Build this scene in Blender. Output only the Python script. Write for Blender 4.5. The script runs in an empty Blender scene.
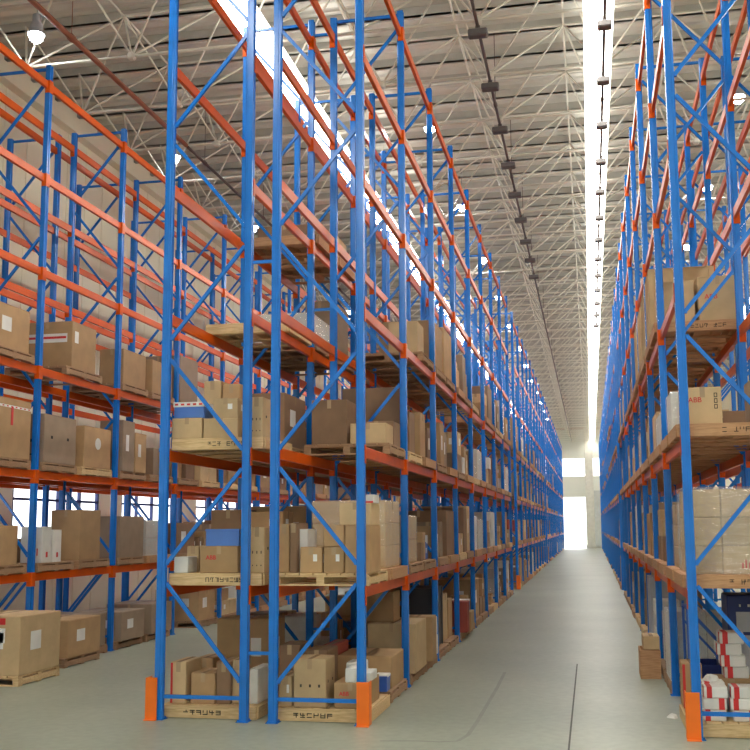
import bpy, math, random
from mathutils import Vector, Matrix
import numpy as np
rnd = random.Random(7)
scene = bpy.context.scene
COL = scene.collection

# ------------------------------------------------------------------ materials
def new_mat(name):
    m = bpy.data.materials.new(name); m.use_nodes = True
    nt = m.node_tree
    return m, nt, nt.nodes['Principled BSDF']
def noise_mix(nt, c1, c2, scale, detail=4, stretch=None, coord='Object', lo=.35, hi=.65):
    tc = nt.nodes.new('ShaderNodeTexCoord'); mp = nt.nodes.new('ShaderNodeMapping')
    nt.links.new(tc.outputs[coord], mp.inputs[0])
    if stretch: mp.inputs['Scale'].default_value = stretch
    n = nt.nodes.new('ShaderNodeTexNoise'); n.inputs['Scale'].default_value = scale; n.inputs['Detail'].default_value = detail
    nt.links.new(mp.outputs[0], n.inputs['Vector'])
    r = nt.nodes.new('ShaderNodeValToRGB')
    r.color_ramp.elements[0].color = (*c1, 1); r.color_ramp.elements[1].color = (*c2, 1)
    r.color_ramp.elements[0].position = lo; r.color_ramp.elements[1].position = hi
    nt.links.new(n.outputs['Fac'], r.inputs[0])
    return r, n
def paint(name, c, rough=.4, metal=0, var=.88, scale=3, spec=.5):
    m, nt, b = new_mat(name)
    r, n = noise_mix(nt, tuple(x*var for x in c), c, scale)
    nt.links.new(r.outputs[0], b.inputs['Base Color'])
    b.inputs['Roughness'].default_value = rough; b.inputs['Metallic'].default_value = metal
    b.inputs['Specular IOR Level'].default_value = spec
    return m
def wood(name, c1, c2):
    m, nt, b = new_mat(name)
    r, n = noise_mix(nt, c1, c2, 6, 5, (1, 9, 9))
    nt.links.new(r.outputs[0], b.inputs['Base Color']); b.inputs['Roughness'].default_value = .8
    return m
def carton_mat(name, c):
    m, nt, b = new_mat(name)
    oi = nt.nodes.new('ShaderNodeObjectInfo')
    r, n = noise_mix(nt, tuple(x*.9 for x in c), tuple(min(1, x*1.04) for x in c), 4, 6)
    hs = nt.nodes.new('ShaderNodeHueSaturation')
    mr = nt.nodes.new('ShaderNodeMapRange'); mr.inputs['To Min'].default_value = .84; mr.inputs['To Max'].default_value = 1.1
    nt.links.new(oi.outputs['Random'], mr.inputs['Value']); nt.links.new(mr.outputs[0], hs.inputs['Value'])
    nt.links.new(r.outputs[0], hs.inputs['Color']); nt.links.new(hs.outputs[0], b.inputs['Base Color'])
    b.inputs['Roughness'].default_value = .75
    return m
M = {}
M['blue'] = paint('blue_paint', (.010, .19, .70), .2, spec=.5)
M['orange'] = paint('orange_paint', (.70, .102, .004), .3, spec=.2)
M['guard'] = paint('bright_orange_paint', (.93, .19, .01), .45)
M['steel'] = paint('galvanised_steel', (.45, .46, .46), .45, .6)
M['kraft'] = carton_mat('kraft_board', (.46, .295, .15))
M['kraft_pale'] = carton_mat('pale_kraft_board', (.60, .435, .245))
M['kraft_dark'] = carton_mat('dark_kraft_board', (.28, .17, .10))
M['kraft_grey'] = carton_mat('grey_brown_board', (.32, .235, .165))
M['white'] = carton_mat('white_board', (.74, .74, .71))
M['blue_plastic'] = paint('blue_plastic', (.03, .12, .50), .4)
M['pale_blue'] = paint('mid_blue_plastic', (.09, .22, .64), .45)
M['red'] = paint('red_print', (.65, .03, .03), .5)
M['redbrown'] = carton_mat('red_brown_board', (.36, .07, .05))
M['dark'] = paint('dark_grey_plastic', (.045, .045, .05), .5)
M['navy'] = paint('navy_paint', (.012, .028, .16), .4)
M['greypanel'] = paint('grey_panel', (.42, .43, .48), .5)
M['tape'] = paint('packing_tape', (.50, .36, .22), .25)
M['label'] = paint('paper_label', (.86, .86, .84), .6)
M['black'] = paint('black_print', (.03, .025, .02), .8)
M['wood'] = wood('pallet_wood', (.56, .38, .19), (.74, .55, .31))
M['wood_dark'] = wood('weathered_pallet_wood', (.30, .18, .10), (.42, .26, .15))
M['wood_red'] = wood('red_brown_pallet_wood', (.42, .22, .11), (.55, .32, .17))
M['truss'] = paint('ivory_steel_paint', (.74, .72, .63), .45)
M['rust'] = paint('red_oxide_pipe', (.32, .11, .055), .5)
M['pipedark'] = paint('dark_pipe', (.09, .06, .055), .5)
M['fixture'] = paint('dark_grey_housing', (.13, .12, .12), .5)

m, nt, b = new_mat('concrete_floor')
r, n = noise_mix(nt, (.285, .315, .26), (.38, .41, .335), .35, 6, None, 'Object', .3, .7)
r2, n2 = noise_mix(nt, (.88, .88, .88), (1, 1, 1), 9, 5)
mx = nt.nodes.new('ShaderNodeMixRGB'); mx.blend_type = 'MULTIPLY'; mx.inputs[0].default_value = 1
nt.links.new(r.outputs[0], mx.inputs[1]); nt.links.new(r2.outputs[0], mx.inputs[2])
nt.links.new(mx.outputs[0], b.inputs['Base Color']); b.inputs['Roughness'].default_value = .38
b.inputs['Specular IOR Level'].default_value = .35
M['floor'] = m
M['joint'] = paint('joint_sealant', (.10, .10, .09), .8)
M['tyre'] = paint('tyre_scuff', (.30, .31, .275), .55)
m, nt, b = new_mat('foil_roof')
r, n = noise_mix(nt, (.60, .595, .54), (.72, .715, .655), .5, 5, (.4, 2, 1))
nt.links.new(r.outputs[0], b.inputs['Base Color'])
b.inputs['Roughness'].default_value = .36; b.inputs['Metallic'].default_value = .35
bp = nt.nodes.new('ShaderNodeBump'); bp.inputs['Strength'].default_value = .5; bp.inputs['Distance'].default_value = .05
_, n3 = noise_mix(nt, (0, 0, 0), (1, 1, 1), 1.6, 3, (.6, 2.2, 1))
nt.links.new(n3.outputs['Fac'], bp.inputs['Height']); nt.links.new(bp.outputs[0], b.inputs['Normal'])
M['roof'] = m
M['purlin'] = paint('roof_purlin_paint', (.50, .495, .45), .5)
M['wall'] = paint('cream_wall_panel', (.86, .84, .66), .6, 0, .95, .4)
M['endwall'] = paint('pale_end_wall', (.74, .74, .68), .6, 0, .95, .4)
M['doorleaf'] = paint('grey_door_leaf', (.52, .53, .53), .5)
def emit(name, c, s):
    m = bpy.data.materials.new(name); m.use_nodes = True; nt = m.node_tree; nt.nodes.clear()
    e = nt.nodes.new('ShaderNodeEmission'); e.inputs[0].default_value = (*c, 1); e.inputs[1].default_value = s
    o = nt.nodes.new('ShaderNodeOutputMaterial'); nt.links.new(e.outputs[0], o.inputs[0]); return m
M['skylight'] = emit('translucent_roof_panel', (1, .965, .87), 20)
M['uplight'] = emit('added_uplight_glow', (1, .97, .88), 6.5)  # glow for the strip tops, added to brighten the ceiling
M['lamp'] = emit('lit_lamp', (.97, .98, 1), 95)
M['pane'] = emit('daylit_window_pane', (.95, .98, 1), 3.2)
m, nt, b = new_mat('clear_film')
nt.nodes.remove(b)
tr = nt.nodes.new('ShaderNodeBsdfTransparent'); gl = nt.nodes.new('ShaderNodeBsdfGlossy'); df = nt.nodes.new('ShaderNodeBsdfDiffuse')
gl.inputs['Roughness'].default_value = .18; df.inputs[0].default_value = (.85, .87, .86, 1)
a1 = nt.nodes.new('ShaderNodeMixShader'); a2 = nt.nodes.new('ShaderNodeMixShader')
a1.inputs[0].default_value = .16; a2.inputs[0].default_value = .12
nt.links.new(tr.outputs[0], a1.inputs[1]); nt.links.new(df.outputs[0], a1.inputs[2])
nt.links.new(a1.outputs[0], a2.inputs[1]); nt.links.new(gl.outputs[0], a2.inputs[2])
bp = nt.nodes.new('ShaderNodeBump'); bp.inputs['Strength'].default_value = .9; bp.inputs['Distance'].default_value = .04
_, n3 = noise_mix(nt, (0, 0, 0), (1, 1, 1), 5, 3, (1, 1, 3)); nt.links.new(n3.outputs['Fac'], bp.inputs['Height'])
nt.links.new(bp.outputs[0], gl.inputs['Normal'])
nt.links.new(a2.outputs[0], nt.nodes['Material Output'].inputs[0])
M['film'] = m

# ------------------------------------------------------------------ mesh building
class MB:
    def __init__(s): s.v = []; s.f = []; s.m = []; s.sm = []
    def add(s, vs, fs, mi=0, smooth=False):
        o = len(s.v); s.v += [tuple(p) for p in vs]
        s.f += [tuple(o+i for i in f) for f in fs]; s.m += [mi]*len(fs); s.sm += [smooth]*len(fs)
        return s
    def box(s, x0, x1, y0, y1, z0, z1, mi=0):
        vs = [(x, y, z) for z in (z0, z1) for y in (y0, y1) for x in (x0, x1)]
        return s.add(vs, [(0,2,3,1), (4,5,7,6), (0,1,5,4), (2,6,7,3), (0,4,6,2), (1,3,7,5)], mi)
    def bev(s, x0, x1, y0, y1, z0, z1, c=.008, mi=0):
        lo, hi = (x0, y0, z0), (x1, y1, z1); vs = []; idx = {}
        for cx in (0, 1):
            for cy in (0, 1):
                for cz in (0, 1):
                    k = (cx, cy, cz)
                    for ax in range(3):      # vertex lying on the face normal to ax
                        p = []
                        for i in range(3):
                            q = (lo, hi)[k[i]][i]
                            if i != ax: q += c if k[i] == 0 else -c
                            p.append(q)
                        idx[k, ax] = len(vs); vs.append(tuple(p))
        fs = []
        for ax in range(3):
            o = [i for i in range(3) if i != ax]
            for sgn in (0, 1):
                q = []
                for a, b_ in ((0,0), (1,0), (1,1), (0,1)):
                    k = [0,0,0]; k[ax] = sgn; k[o[0]] = a; k[o[1]] = b_; q.append(idx[tuple(k), ax])
                fs.append(q)
        for ax in range(3):
            o = [i for i in range(3) if i != ax]
            for a in (0, 1):
                for b_ in (0, 1):
                    k0 = [0,0,0]; k0[o[0]] = a; k0[o[1]] = b_; k1 = list(k0); k1[ax] = 1
                    k0, k1 = tuple(k0), tuple(k1)
                    fs.append([idx[k0, o[0]], idx[k0, o[1]], idx[k1, o[1]], idx[k1, o[0]]])
        for cx in (0, 1):
            for cy in (0, 1):
                for cz in (0, 1): fs.append([idx[(cx, cy, cz), i] for i in range(3)])
        ctr = Vector(((x0+x1)/2, (y0+y1)/2, (z0+z1)/2)); out = []
        for f in fs:
            p = [Vector(vs[i]) for i in f]; nrm = (p[1]-p[0]).cross(p[2]-p[0])
            out.append(tuple(f) if nrm.dot(sum(p, Vector())/len(p)-ctr) > 0 else tuple(reversed(f)))
        return s.add(vs, out, mi)
    def bar(s, p, q, w, h, mi=0, up=(0, 1, 0)):
        p, q = Vector(p), Vector(q); d = (q-p).normalized(); u = Vector(up)
        a = d.cross(u).normalized()*w/2; b_ = a.cross(d).normalized()*h/2
        vs = [p-a-b_, p+a-b_, p+a+b_, p-a+b_, q-a-b_, q+a-b_, q+a+b_, q-a+b_]
        return s.add(vs, [(3,2,1,0), (4,5,6,7), (0,1,5,4), (1,2,6,5), (2,3,7,6), (3,0,4,7)], mi)
    def tube(s, p, q, r, n=6, mi=0, r2=None, cap=False):
        p, q = Vector(p), Vector(q); d = (q-p).normalized()
        u = Vector((0, 0, 1)) if abs(d.z) < .9 else Vector((1, 0, 0))
        a = d.cross(u).normalized(); b_ = d.cross(a); r2 = r if r2 is None else r2
        vs = [p+(a*math.cos(t)+b_*math.sin(t))*r for t in [2*math.pi*i/n for i in range(n)]]
        vs += [q+(a*math.cos(t)+b_*math.sin(t))*r2 for t in [2*math.pi*i/n for i in range(n)]]
        fs = [(i, i+n, (i+1) % n+n, (i+1) % n) for i in range(n)]
        s.add(vs, fs, mi, True)
        if cap: s.add(vs, [tuple(range(n)), tuple(reversed(range(n, 2*n)))], mi)
        return s
    def prism(s, prof, z0, z1, mi=0):
        n = len(prof)
        vs = [(x, y, z0) for x, y in prof]+[(x, y, z1) for x, y in prof]
        return s.add(vs, [(i, (i+1) % n, (i+1) % n+n, i+n) for i in range(n)]+[tuple(reversed(range(n))), tuple(range(n, 2*n))], mi)
    def lathe(s, prof, n=16, mi=0):
        for (r0, z0), (r1, z1) in zip(prof, prof[1:]):
            vs = [(r0*math.cos(t), r0*math.sin(t), z0) for t in [2*math.pi*i/n for i in range(n)]]
            vs += [(r1*math.cos(t), r1*math.sin(t), z1) for t in [2*math.pi*i/n for i in range(n)]]
            s.add(vs, [(i, (i+1) % n, (i+1) % n+n, i+n) for i in range(n)], mi, True)
        return s
    def mesh(s, name, mats):
        me = bpy.data.meshes.new(name); me.from_pydata(s.v, [], s.f)
        for k in (mats if isinstance(mats, (list, tuple)) else [mats]): me.materials.append(M[k] if isinstance(k, str) else k)
        me.polygons.foreach_set('material_index', s.m); me.polygons.foreach_set('use_smooth', s.sm); me.update()
        return me
    def build(s, name, mats, parent=None, loc=(0, 0, 0), rz=0): return link(name, s.mesh(name, mats), parent, loc, rz)
def link(name, data, parent=None, loc=(0, 0, 0), rz=0):
    o = bpy.data.objects.new(name, data); COL.objects.link(o); o.parent = parent; o.location = loc; o.rotation_euler.z = rz; return o
def tag(o, label=None, cat=None, group=None, kind=None):
    for k, v in (('label', label), ('category', cat), ('group', group), ('kind', kind)):
        if v: o[k] = v
    return o

# ------------------------------------------------------------------ camera
F_, PX, PY = 982.68, 400.93, 405.44
yw, pt, rl = [math.radians(a) for a in (10.8033, 7.0448, -.4594)]
CAM = Vector((2.6889, -11.4875, 2.2845))
fwd = Vector((-math.sin(yw)*math.cos(pt), math.cos(yw)*math.cos(pt), math.sin(pt)))
rt = Vector((math.cos(yw), math.sin(yw), 0)); up = rt.cross(fwd)
RT, UP = math.cos(rl)*rt+math.sin(rl)*up, math.cos(rl)*up-math.sin(rl)*rt
cd = bpy.data.cameras.new('camera'); cam = bpy.data.objects.new('camera', cd); COL.objects.link(cam)
cam.matrix_world = Matrix(((RT.x, UP.x, -fwd.x, CAM.x), (RT.y, UP.y, -fwd.y, CAM.y), (RT.z, UP.z, -fwd.z, CAM.z), (0, 0, 0, 1)))
cd.sensor_width = 36; cd.lens = F_/750*36; cd.shift_x = -(PX-375)/750; cd.shift_y = (PY-375)/750; cd.clip_end = 400
scene.camera = cam
def at(u, v, x=None, y=None, z=None):
    d = fwd+RT*((u-PX)/F_)-UP*((v-PY)/F_)
    t = (x-CAM.x)/d.x if x is not None else (y-CAM.y)/d.y if y is not None else (z-CAM.z)/d.z
    return CAM+d*t

# ------------------------------------------------------------------ setting
XL, XR, Y0, Y1, ZC = -9.9, 13.4, -24, 94, 12.95
fl = MB().box(XL-1, XR+1, Y0-6, Y1+60, -.2, 0).build('floor', 'floor'); fl['kind'] = 'structure'
tag(MB().box(2.385, 2.405, -11, 5.5, -.01, .0015).build('trim_1', 'joint'), kind='structure')
def ribbon(pts, w, z):
    mb = MB(); n = len(pts)
    for i in range(n-1):
        p, q = Vector(pts[i]), Vector(pts[i+1]); d = (q-p).normalized(); a = Vector((-d.y, d.x))*w/2
        mb.add([(*(p-a), z), (*(p+a), z), (*(q+a), z), (*(q-a), z)], [(0, 3, 2, 1)])
    return mb
tr = [at(u, v, z=0) for u, v in [(505, 672), (497, 688), (487, 705), (477, 722), (468, 735), (458, 741), (440, 742), (415, 741), (380, 741)]]
tag(ribbon([(p.x, p.y) for p in tr], .05, .0012).build('trim_2', 'tyre'), kind='structure')

# ceiling: ribbed sheets between the skylight strips, purlins under them
edges = [XL, XR]
mb, pu = MB(), MB()
for i in range(0, len(edges), 2):
    a, b_ = edges[i], edges[i+1]; y = Y0; k = 0; vs = []
    while y < Y1:
        zz = (0, .05, .05, 0)[k % 4]; vs += [(a, y, ZC+zz), (b_, y, ZC+zz)]; y += (.10, .07, .10, .08)[k % 4]; k += 1
    n = len(vs)//2
    mb.add(vs, [(2*j, 2*j+1, 2*j+3, 2*j+2) for j in range(n-1)])
    y = Y0+.5
    while y < Y1:
        pu.box(a, b_, y, y+.07, ZC-.2, ZC); pu.box(a, b_, y, y+.13, ZC-.2, ZC-.185); y += 1.065
mb.box(XL-.3, XR+.3, Y0, Y1, ZC+.2, ZC+.3)
ce = mb.build('ceiling', 'roof'); ce['kind'] = 'structure'
tag(pu.build('trim_3', 'purlin'), kind='structure')
# space frame of tubes: lower nodes on a 2.15 grid, upper nodes half a step off
mb = MB(); gx, gy = 2.15, 2.14; ZL, ZU = 11.0, 12.45
NX = list(range(-5, 6)); NY = list(range(-13, 42))
L = lambda i, j: Vector((1.03+gx*i, 4.6+gy*j, ZL)); Uv = lambda i, j: Vector((1.03+gx*(i+.66), 4.6+gy*(j+.5), ZU))
for i in NX:
    for j in NY:
        if L(i, j).x < XL+.3: continue
        if i < 5: mb.tube(L(i, j), L(i+1, j), .032, 5); mb.tube(Uv(i, j), Uv(i+1, j), .03, 5)
        mb.tube(Uv(i, j), Uv(i, j+1), .026, 5)
        for di in (-1, 0):
            for dj in (-1, 0):
                q = Uv(i+di, j+dj)
                if q.x > XL+.2: mb.tube(L(i, j), q, .022, 5)
        p = L(i, j); mb.bev(p.x-.07, p.x+.07, p.y-.07, p.y+.07, p.z-.07, p.z+.07, .03)
tag(mb.build('trim_4', 'truss'), kind='structure')
# walls
wl = MB().box(XL-.2, XL, Y0, Y1, 0, 1.5)
wy = [(-2+5.2*k, 2.0+5.2*k) for k in range(18)]
wl.box(XL-.2, XL, Y0, Y1, 3.3, ZC+.1)
ends = [Y0]+[e for p in wy for e in p]+[Y1]
for i in range(0, len(ends), 2): wl.box(XL-.2, XL, ends[i], ends[i+1], 1.5, 3.3)
y = Y0
while y < Y1: wl.box(XL, XL+.015, y, y+.06, 0, 1.48); wl.box(XL, XL+.015, y, y+.06, 3.32, ZC-.4); y += .9
wl.box(XL, XL+.25, Y0, Y1, 12.15, 12.35)
tag(wl.build('wall_left', 'wall'), kind='structure')
for i, (a, b_) in enumerate(wy):
    p = MB().box(XL-.14, XL-.12, a, b_, 1.5, 3.3).build('window_%d' % (i+4), 'pane'); p['kind'] = 'structure'
    fr = MB()
    for yy in [a+.03, a+1.0, a+2.0, a+3.0, b_-.09]: fr.box(XL-.11, XL-.03, yy, yy+.06, 1.5, 3.3)
    for zz in (1.5, 2.95, 3.24): fr.box(XL-.11, XL-.03, a+.02, b_-.02, zz, zz+.06)
    fr.build('window_frame', 'navy', p)
tag(MB().box(XR, XR+.2, Y0, Y1, 0, ZC+.1).build('wall_right', 'wall'), kind='structure')
DX0, DX1 = -.9, 2.75
we = MB().box(XL, DX0, Y1, Y1+.2, 0, 7.45).box(DX1, XR, Y1, Y1+.2, 0, 7.45).box(DX0, DX1, Y1, Y1+.2, 5.25, 7.45)
we.box(XL, XR, Y1, Y1+.2, 9.3, ZC+.2)
for x in [XL, -6.3, -2.7, 2.3, 6.2, 9.8, XR-.3]: we.box(x, x+.3, Y1, Y1+.2, 7.45, 9.3)
for z in [9.6, 9.9, 10.2, 10.5, 10.8, 11.1, 11.4, 11.7, 12, 6.1, 6.4, 6.7, 7.0]: we.box(XL, XR, Y1-.02, Y1, z, z+.05)
tag(we.build('wall_back', 'endwall'), kind='structure')
w = MB().box(XL, XR, Y1+.1, Y1+.13, 7.45, 9.3).build('window_30', 'pane'); w['kind'] = 'structure'
tag(MB().box(2.95, 5.2, Y1-.35, Y1-.2, .1, 5.9).box(2.95, 5.2, Y1-.38, Y1-.35, 2.9, 3.05).box(2.95, 3.05, Y1-.38, Y1-.35, .1, 5.9).build('door_1', 'doorleaf'), kind='structure')
tag(MB().bev(2.25, 3.1, 91.6, 92.4, 0, 12.35, .05).box(2.2, 3.15, 91.5, 92.5, 0, .3).build('column', 'truss'), kind='structure')
for x in (-6.5, 7.5): tag(MB().bev(x, x+.8, 91.6, 92.4, 0, 12.35, .05).box(x-.05, x+.85, 91.5, 92.5, 0, .3).build('column', 'truss'), kind='structure')

# pipes, lamps and boxes under the roof
def pipe(x, y0, y1, z, r, mat, label, axis='y'):
    mb = MB()
    if axis == 'y':
        mb.tube((0, y0, 0), (0, y1, 0), r, 8, cap=True); k = y0+1
        while k < y1: mb.tube((0, k-.06, 0), (0, k+.06, 0), r*1.4, 8); mb.tube((0, k, 0), (0, k, (10.875 if x == 3.18 else ZU)-z), .008, 4); k += gy*2
        o = mb.build('overhead_pipe', mat, None, (x, 0, z))
    else:
        mb.tube((y0, 0, 0), (y1, 0, 0), r, 8, cap=True); o = mb.build('overhead_pipe', mat, None, (0, x, z))
    tag(o, label, 'pipe')
pipe(-6.05, -6, 8.6, 10.9, .05, 'rust', 'red brown pipe under the roof above the left rack')
pipe(-6.05, 8.7, 90, 10.9, .035, 'pipedark', 'thin dark pipe carrying on behind the red brown roof pipe')
pipe(1.03, -6, 90, 10.88, .03, 'pipedark', 'thin dark pipe strung with dark boxes between centre rack and skylight')
pipe(3.18, -6, 90, 10.8, .03, 'pipedark', 'thin dark pipe strung with dark boxes under the right skylight')
pipe(93.6, -9, 12, 12.45, .12, 'rust', 'orange brown pipe running across the end wall', 'x')
def fixture(x, y, label, group, w_=.17):
    mb = MB().bev(-w_, w_, -.1, .1, -.15, -.03, .02)
    o = mb.build('ceiling_box', 'fixture', None, (x, y, 10.85 if x < 3 else 10.77))
    MB().box(-.04, .04, -.04, .04, -.03, .04).build('bracket', 'fixture', o); tag(o, label, 'ceiling box', group)
for j in range(0, 13):
    if j < 9: fixture(1.03, 4.6+gy*j, 'small dark box on the thin pipe left of the bright skylight', 'dark boxes left of the skylight')
    fixture(3.18, 4.6+gy*j, 'small dark box on the thin pipe across the bright right skylight', 'dark boxes on the skylight strip', .12)
def strip(x0, x1, z, label):  # glowing strips hung below the tube frame, built in place of roof skylights
    o = link('bright_strip', None, None, ((x0+x1)/2, 0, z)); w_ = (x1-x0)/2; p, h = MB(), MB(); y = Y0
    while y < Y1-.1: p.bev(-w_, w_, y+.01, y+2.13, -.02, .02, .006); y += 2.14
    p.build('diffuser', 'skylight', o); MB().box(-w_-.02, w_+.02, Y0, Y1-.1, .022, .035).build('added_uplight', 'uplight', o)  # glowing top sheet added to throw light up at the roof
    y = 4.6-gy*13
    while y < Y1: h.tube((-w_-.02, y, .03), (w_+.02, y, .03), .012, 5); h.tube((0, y, .03), (0, y, 11.05-z+.03), .012, 5); y += gy
    h.build('hanger', 'truss', o); tag(o, label, 'ceiling light', 'bright strips under the roof')
strip(2.85, 3.32, 10.9, 'long glaring white strip hung under the roof above the main aisle')
strip(-3.06, -2.54, 10.9, 'long glaring white strip hung under the roof above the left half of the centre racks')
strip(9.0, 9.5, 10.9, 'added white light strip, out of view, under the roof beyond the right rack')  # unseen strip, added only for the light it gives
ORD = ['first', 'second', 'third', 'fourth', 'fifth', 'sixth', 'seventh', 'eighth', 'ninth', 'tenth', 'eleventh', 'twelfth', 'thirteenth', 'fourteenth']
rod = MB().tube((0, 0, .42), (0, 0, 1.0), .012, 6).box(-.03, .03, -.03, .03, .98, 1.12).mesh('rod', 'steel')
housing = MB().lathe([(.05, .42), (.08, .4), (.08, .26), (.1, .24)], 12).lathe([(.1, .24), (.13, .12), (.155, .02), (.145, .02), (.11, .1)], 16).mesh('reflector', 'greypanel')
bulb = MB().lathe([(.0, -.13), (.06, -.12), (.11, -.07), (.13, 0), (.1, .07), (0, .09)], 16).mesh('bulb', 'lamp')
def lamp(x, y, z, label, group=None):
    o = link('high_bay_lamp', None, None, (x, y, z)); tag(o, label, 'lamp', group)
    link('rod', rod, o); link('reflector', housing, o); link('bulb', bulb, o)
for j, y in enumerate((4.06, 10.2, 16.0, 22, 28)): lamp(-7.05, y, 11.3, 'lit white high bay lamp over the left rack, %s from the front' % ORD[j], 'lamps over the left rack')
for j in range(12): lamp(-.63, 9.7+5.7*j, 11.3, 'lit white high bay lamp over the centre racks, %s from the front' % ORD[j], 'lamps over the centre racks')
for j in range(4): lamp(6.05, 9.5+5.7*j, 11.3, 'lit white high bay lamp over the right rack, %s from the front' % ORD[j], 'lamps over the right rack')

# ------------------------------------------------------------------ pallet racks
DEP, BAY, TOP = 1.07, 2.8, 10.3
LEV = [1.495, 3.17, 4.91, 6.6, 8.245, 9.92]
prof = [(.05, -.05), (.05, -.018), (.035, -.013), (.035, .013), (.05, .018), (.05, .05), (-.012, .05), (-.018, .042), (-.035, .042), (-.045, .034), (-.05, .026), (-.05, .012), (-.03, .012), (-.03, -.012), (-.05, -.012), (-.05, -.026), (-.045, -.034), (-.035, -.042), (-.018, -.042), (-.012, -.05)]
ME_UP = MB().prism(prof, .008, TOP).mesh('upright', 'blue')           # web faces +x
ME_FOOT = MB().bev(-.075, .075, -.075, .075, 0, .008, .002).box(-.06, -.045, -.06, -.045, .008, .03).box(.045, .06, .045, .06, .008, .03).mesh('foot_plate', 'blue')
ME_HOR = MB().bar((-DEP/2+.05, 0, .27), (DEP/2-.05, 0, .27), .045, .035).mesh('upright_frame', 'blue')
ME_TOPBAR = MB().bar((-DEP/2+.05, 0, TOP-.06), (DEP/2-.05, 0, TOP-.06), .045, .035).mesh('brace', 'blue')
NDIAG = [(.47, 1.60), (1.86, 3.03), (3.25, 4.41), (4.67, 5.80), (6.08, 7.24), (7.48, 8.62), (8.85, 10.0)]
def diag_mesh(s):
    a, b_ = -s*(DEP/2-.055), s*(DEP/2-.055)
    return MB().bar((a, 0, 0), (b_, 0, 1.15), .045, .035).bar((a, -.0, -.02), (a, 0, .03), .05, .04).mesh('brace', 'blue')
ME_DIAG = {1: diag_mesh(1), -1: diag_mesh(-1)}
def beam_mesh(s):
    mb = MB(); x = s*DEP/2
    pr = [(-.03, -.045), (.015, -.045), (.02, -.04), (.02, .082), (.012, .09), (-.03, .09)]
    n = len(pr); vs = [(x+s*p[0], .055, p[1]) for p in pr]+[(x+s*p[0], BAY-.055, p[1]) for p in pr]
    fs = [(i, (i+1) % n, (i+1) % n+n, i+n) for i in range(n)]+[tuple(range(n)), tuple(range(n, 2*n))]
    return mb.add(vs, fs).mesh('beam', 'orange')
def conn_mesh(s, w):
    mb = MB(); x = s*(DEP/2+.05)
    ya, yb = ((0.001, .058), (BAY-.058, BAY-.001))[w]; yy = (.054, BAY-.058)[w]
    pr = [(x-s*.08, yy), (x-s*.08, yy+.004), (x+s*.008, yy+.004) if w == 0 else (x+s*.008, yy+.004), (x+s*.008, ya if w == 0 else yb)]
    mb.box(min(x, x+s*.008), max(x, x+s*.008), ya, yb, -.125, .1)
    if w == 0: pr = [(x, ya), (x+s*.008, ya), (x+s*.008, yb), (x-s*.08, yb), (x-s*.08, yb-.005), (x, yb-.005)]
    else: pr = [(x, yb), (x+s*.008, yb), (x+s*.008, ya), (x-s*.08, ya), (x-s*.08, ya+.005), (x, ya+.005)]
    if s*(1 if w == 0 else -1) < 0: pr.reverse()
    return MB().prism(pr, -.125, .1).mesh('connector', 'orange')
ME_BEAM = {1: beam_mesh(1), -1: beam_mesh(-1)}; ME_CON = {(a, b_): conn_mesh(a, b_) for a in (1, -1) for b_ in (0, 1)}
ROW = {'A': (-1.975, 0., -1), 'B': (-.535, 0., 1), 'C': (-6.865, -2.25, 1), 'D': (-8.305, -2.25, -1), 'R': (4.285, -.2, -1), 'S': (5.725, -.2, 1)}
def row_y(row, blk): return ROW[row][1]+25*blk+(2.8 if row == 'C' and blk else 0)
ROWLAB = {'A': 'centre rack on the left aisle side', 'B': 'centre rack on the main aisle side', 'C': 'left rack facing the left aisle', 'D': 'left rack along the cream wall', 'R': 'right rack facing the main aisle', 'S': 'right rack behind the main aisle one'}
def far_frame_mesh(s):
    mb = MB()
    for sg in (-1, 1): mb.prism([(sg*(DEP/2)+a*sg, b_) for a, b_ in ((.05, -.05), (.05, .05), (-.05, .045), (-.05, -.045))][::sg], 0, TOP)
    mb.bar((-DEP/2, 0, .27), (DEP/2, 0, .27), .045, .035).bar((-DEP/2, 0, TOP-.06), (DEP/2, 0, TOP-.06), .045, .035)
    t = s
    for z0, z1 in NDIAG: mb.bar((-t*DEP/2, 0, z0), (t*DEP/2, 0, z1), .045, .035); t = -t
    return mb.mesh('upright_frame', 'blue')
FAR = {1: far_frame_mesh(1), -1: far_frame_mesh(-1)}
def rack(row, block, nb):
    xc, _, face = ROW[row]; y0 = row_y(row, block)
    o = link('pallet_rack', None, None, (xc, y0, 0))
    tag(o, ('blue and orange pallet rack, '+ROWLAB[row]) if block == 0 else '%s blue and orange pallet rack block behind %s' % (ORD[block-1], ROWLAB[row]), 'pallet rack', 'steel pallet racks')
    zig = 1 if row in 'BCD' else -1
    for k in range(nb+1):
        if block:
            f = link('upright_frame', FAR[zig], o, (0, BAY*k, 0))
        else:
            f = link('upright_frame', ME_HOR, o, (0, BAY*k, 0))
            link('upright', ME_UP, f, (DEP/2, 0, 0)); link('upright', ME_UP, f, (-DEP/2, 0, 0), math.pi)
            if row not in 'DS':
                link('foot_plate', ME_FOOT, f, (DEP/2, 0, 0)); link('foot_plate', ME_FOOT, f, (-DEP/2, 0, 0))
            link('brace', ME_TOPBAR, f)
            t = zig
            for z0, z1 in NDIAG: link('brace', ME_DIAG[t], f, (0, 0, z0)); t = -t
        if k < nb:
            for z in LEV:
                for s in (-1, 1):
                    bm_ = link('beam', ME_BEAM[s], o, (0, BAY*k, z))
                    if block == 0 and row not in 'DS' and k < 6: link('connector', ME_CON[s, 0], bm_); link('connector', ME_CON[s, 1], bm_)
    if block == 0 and row == 'A':
        for k in (0, 1, 2, 3):
            for z in (.8, 5.6, TOP-.25):
                MB().bar((.55+.04, 0, 0), (.85, 0, 0), .04, .035).build('row_spacer', 'blue', o, (0, BAY*k, z))
    return o
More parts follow.
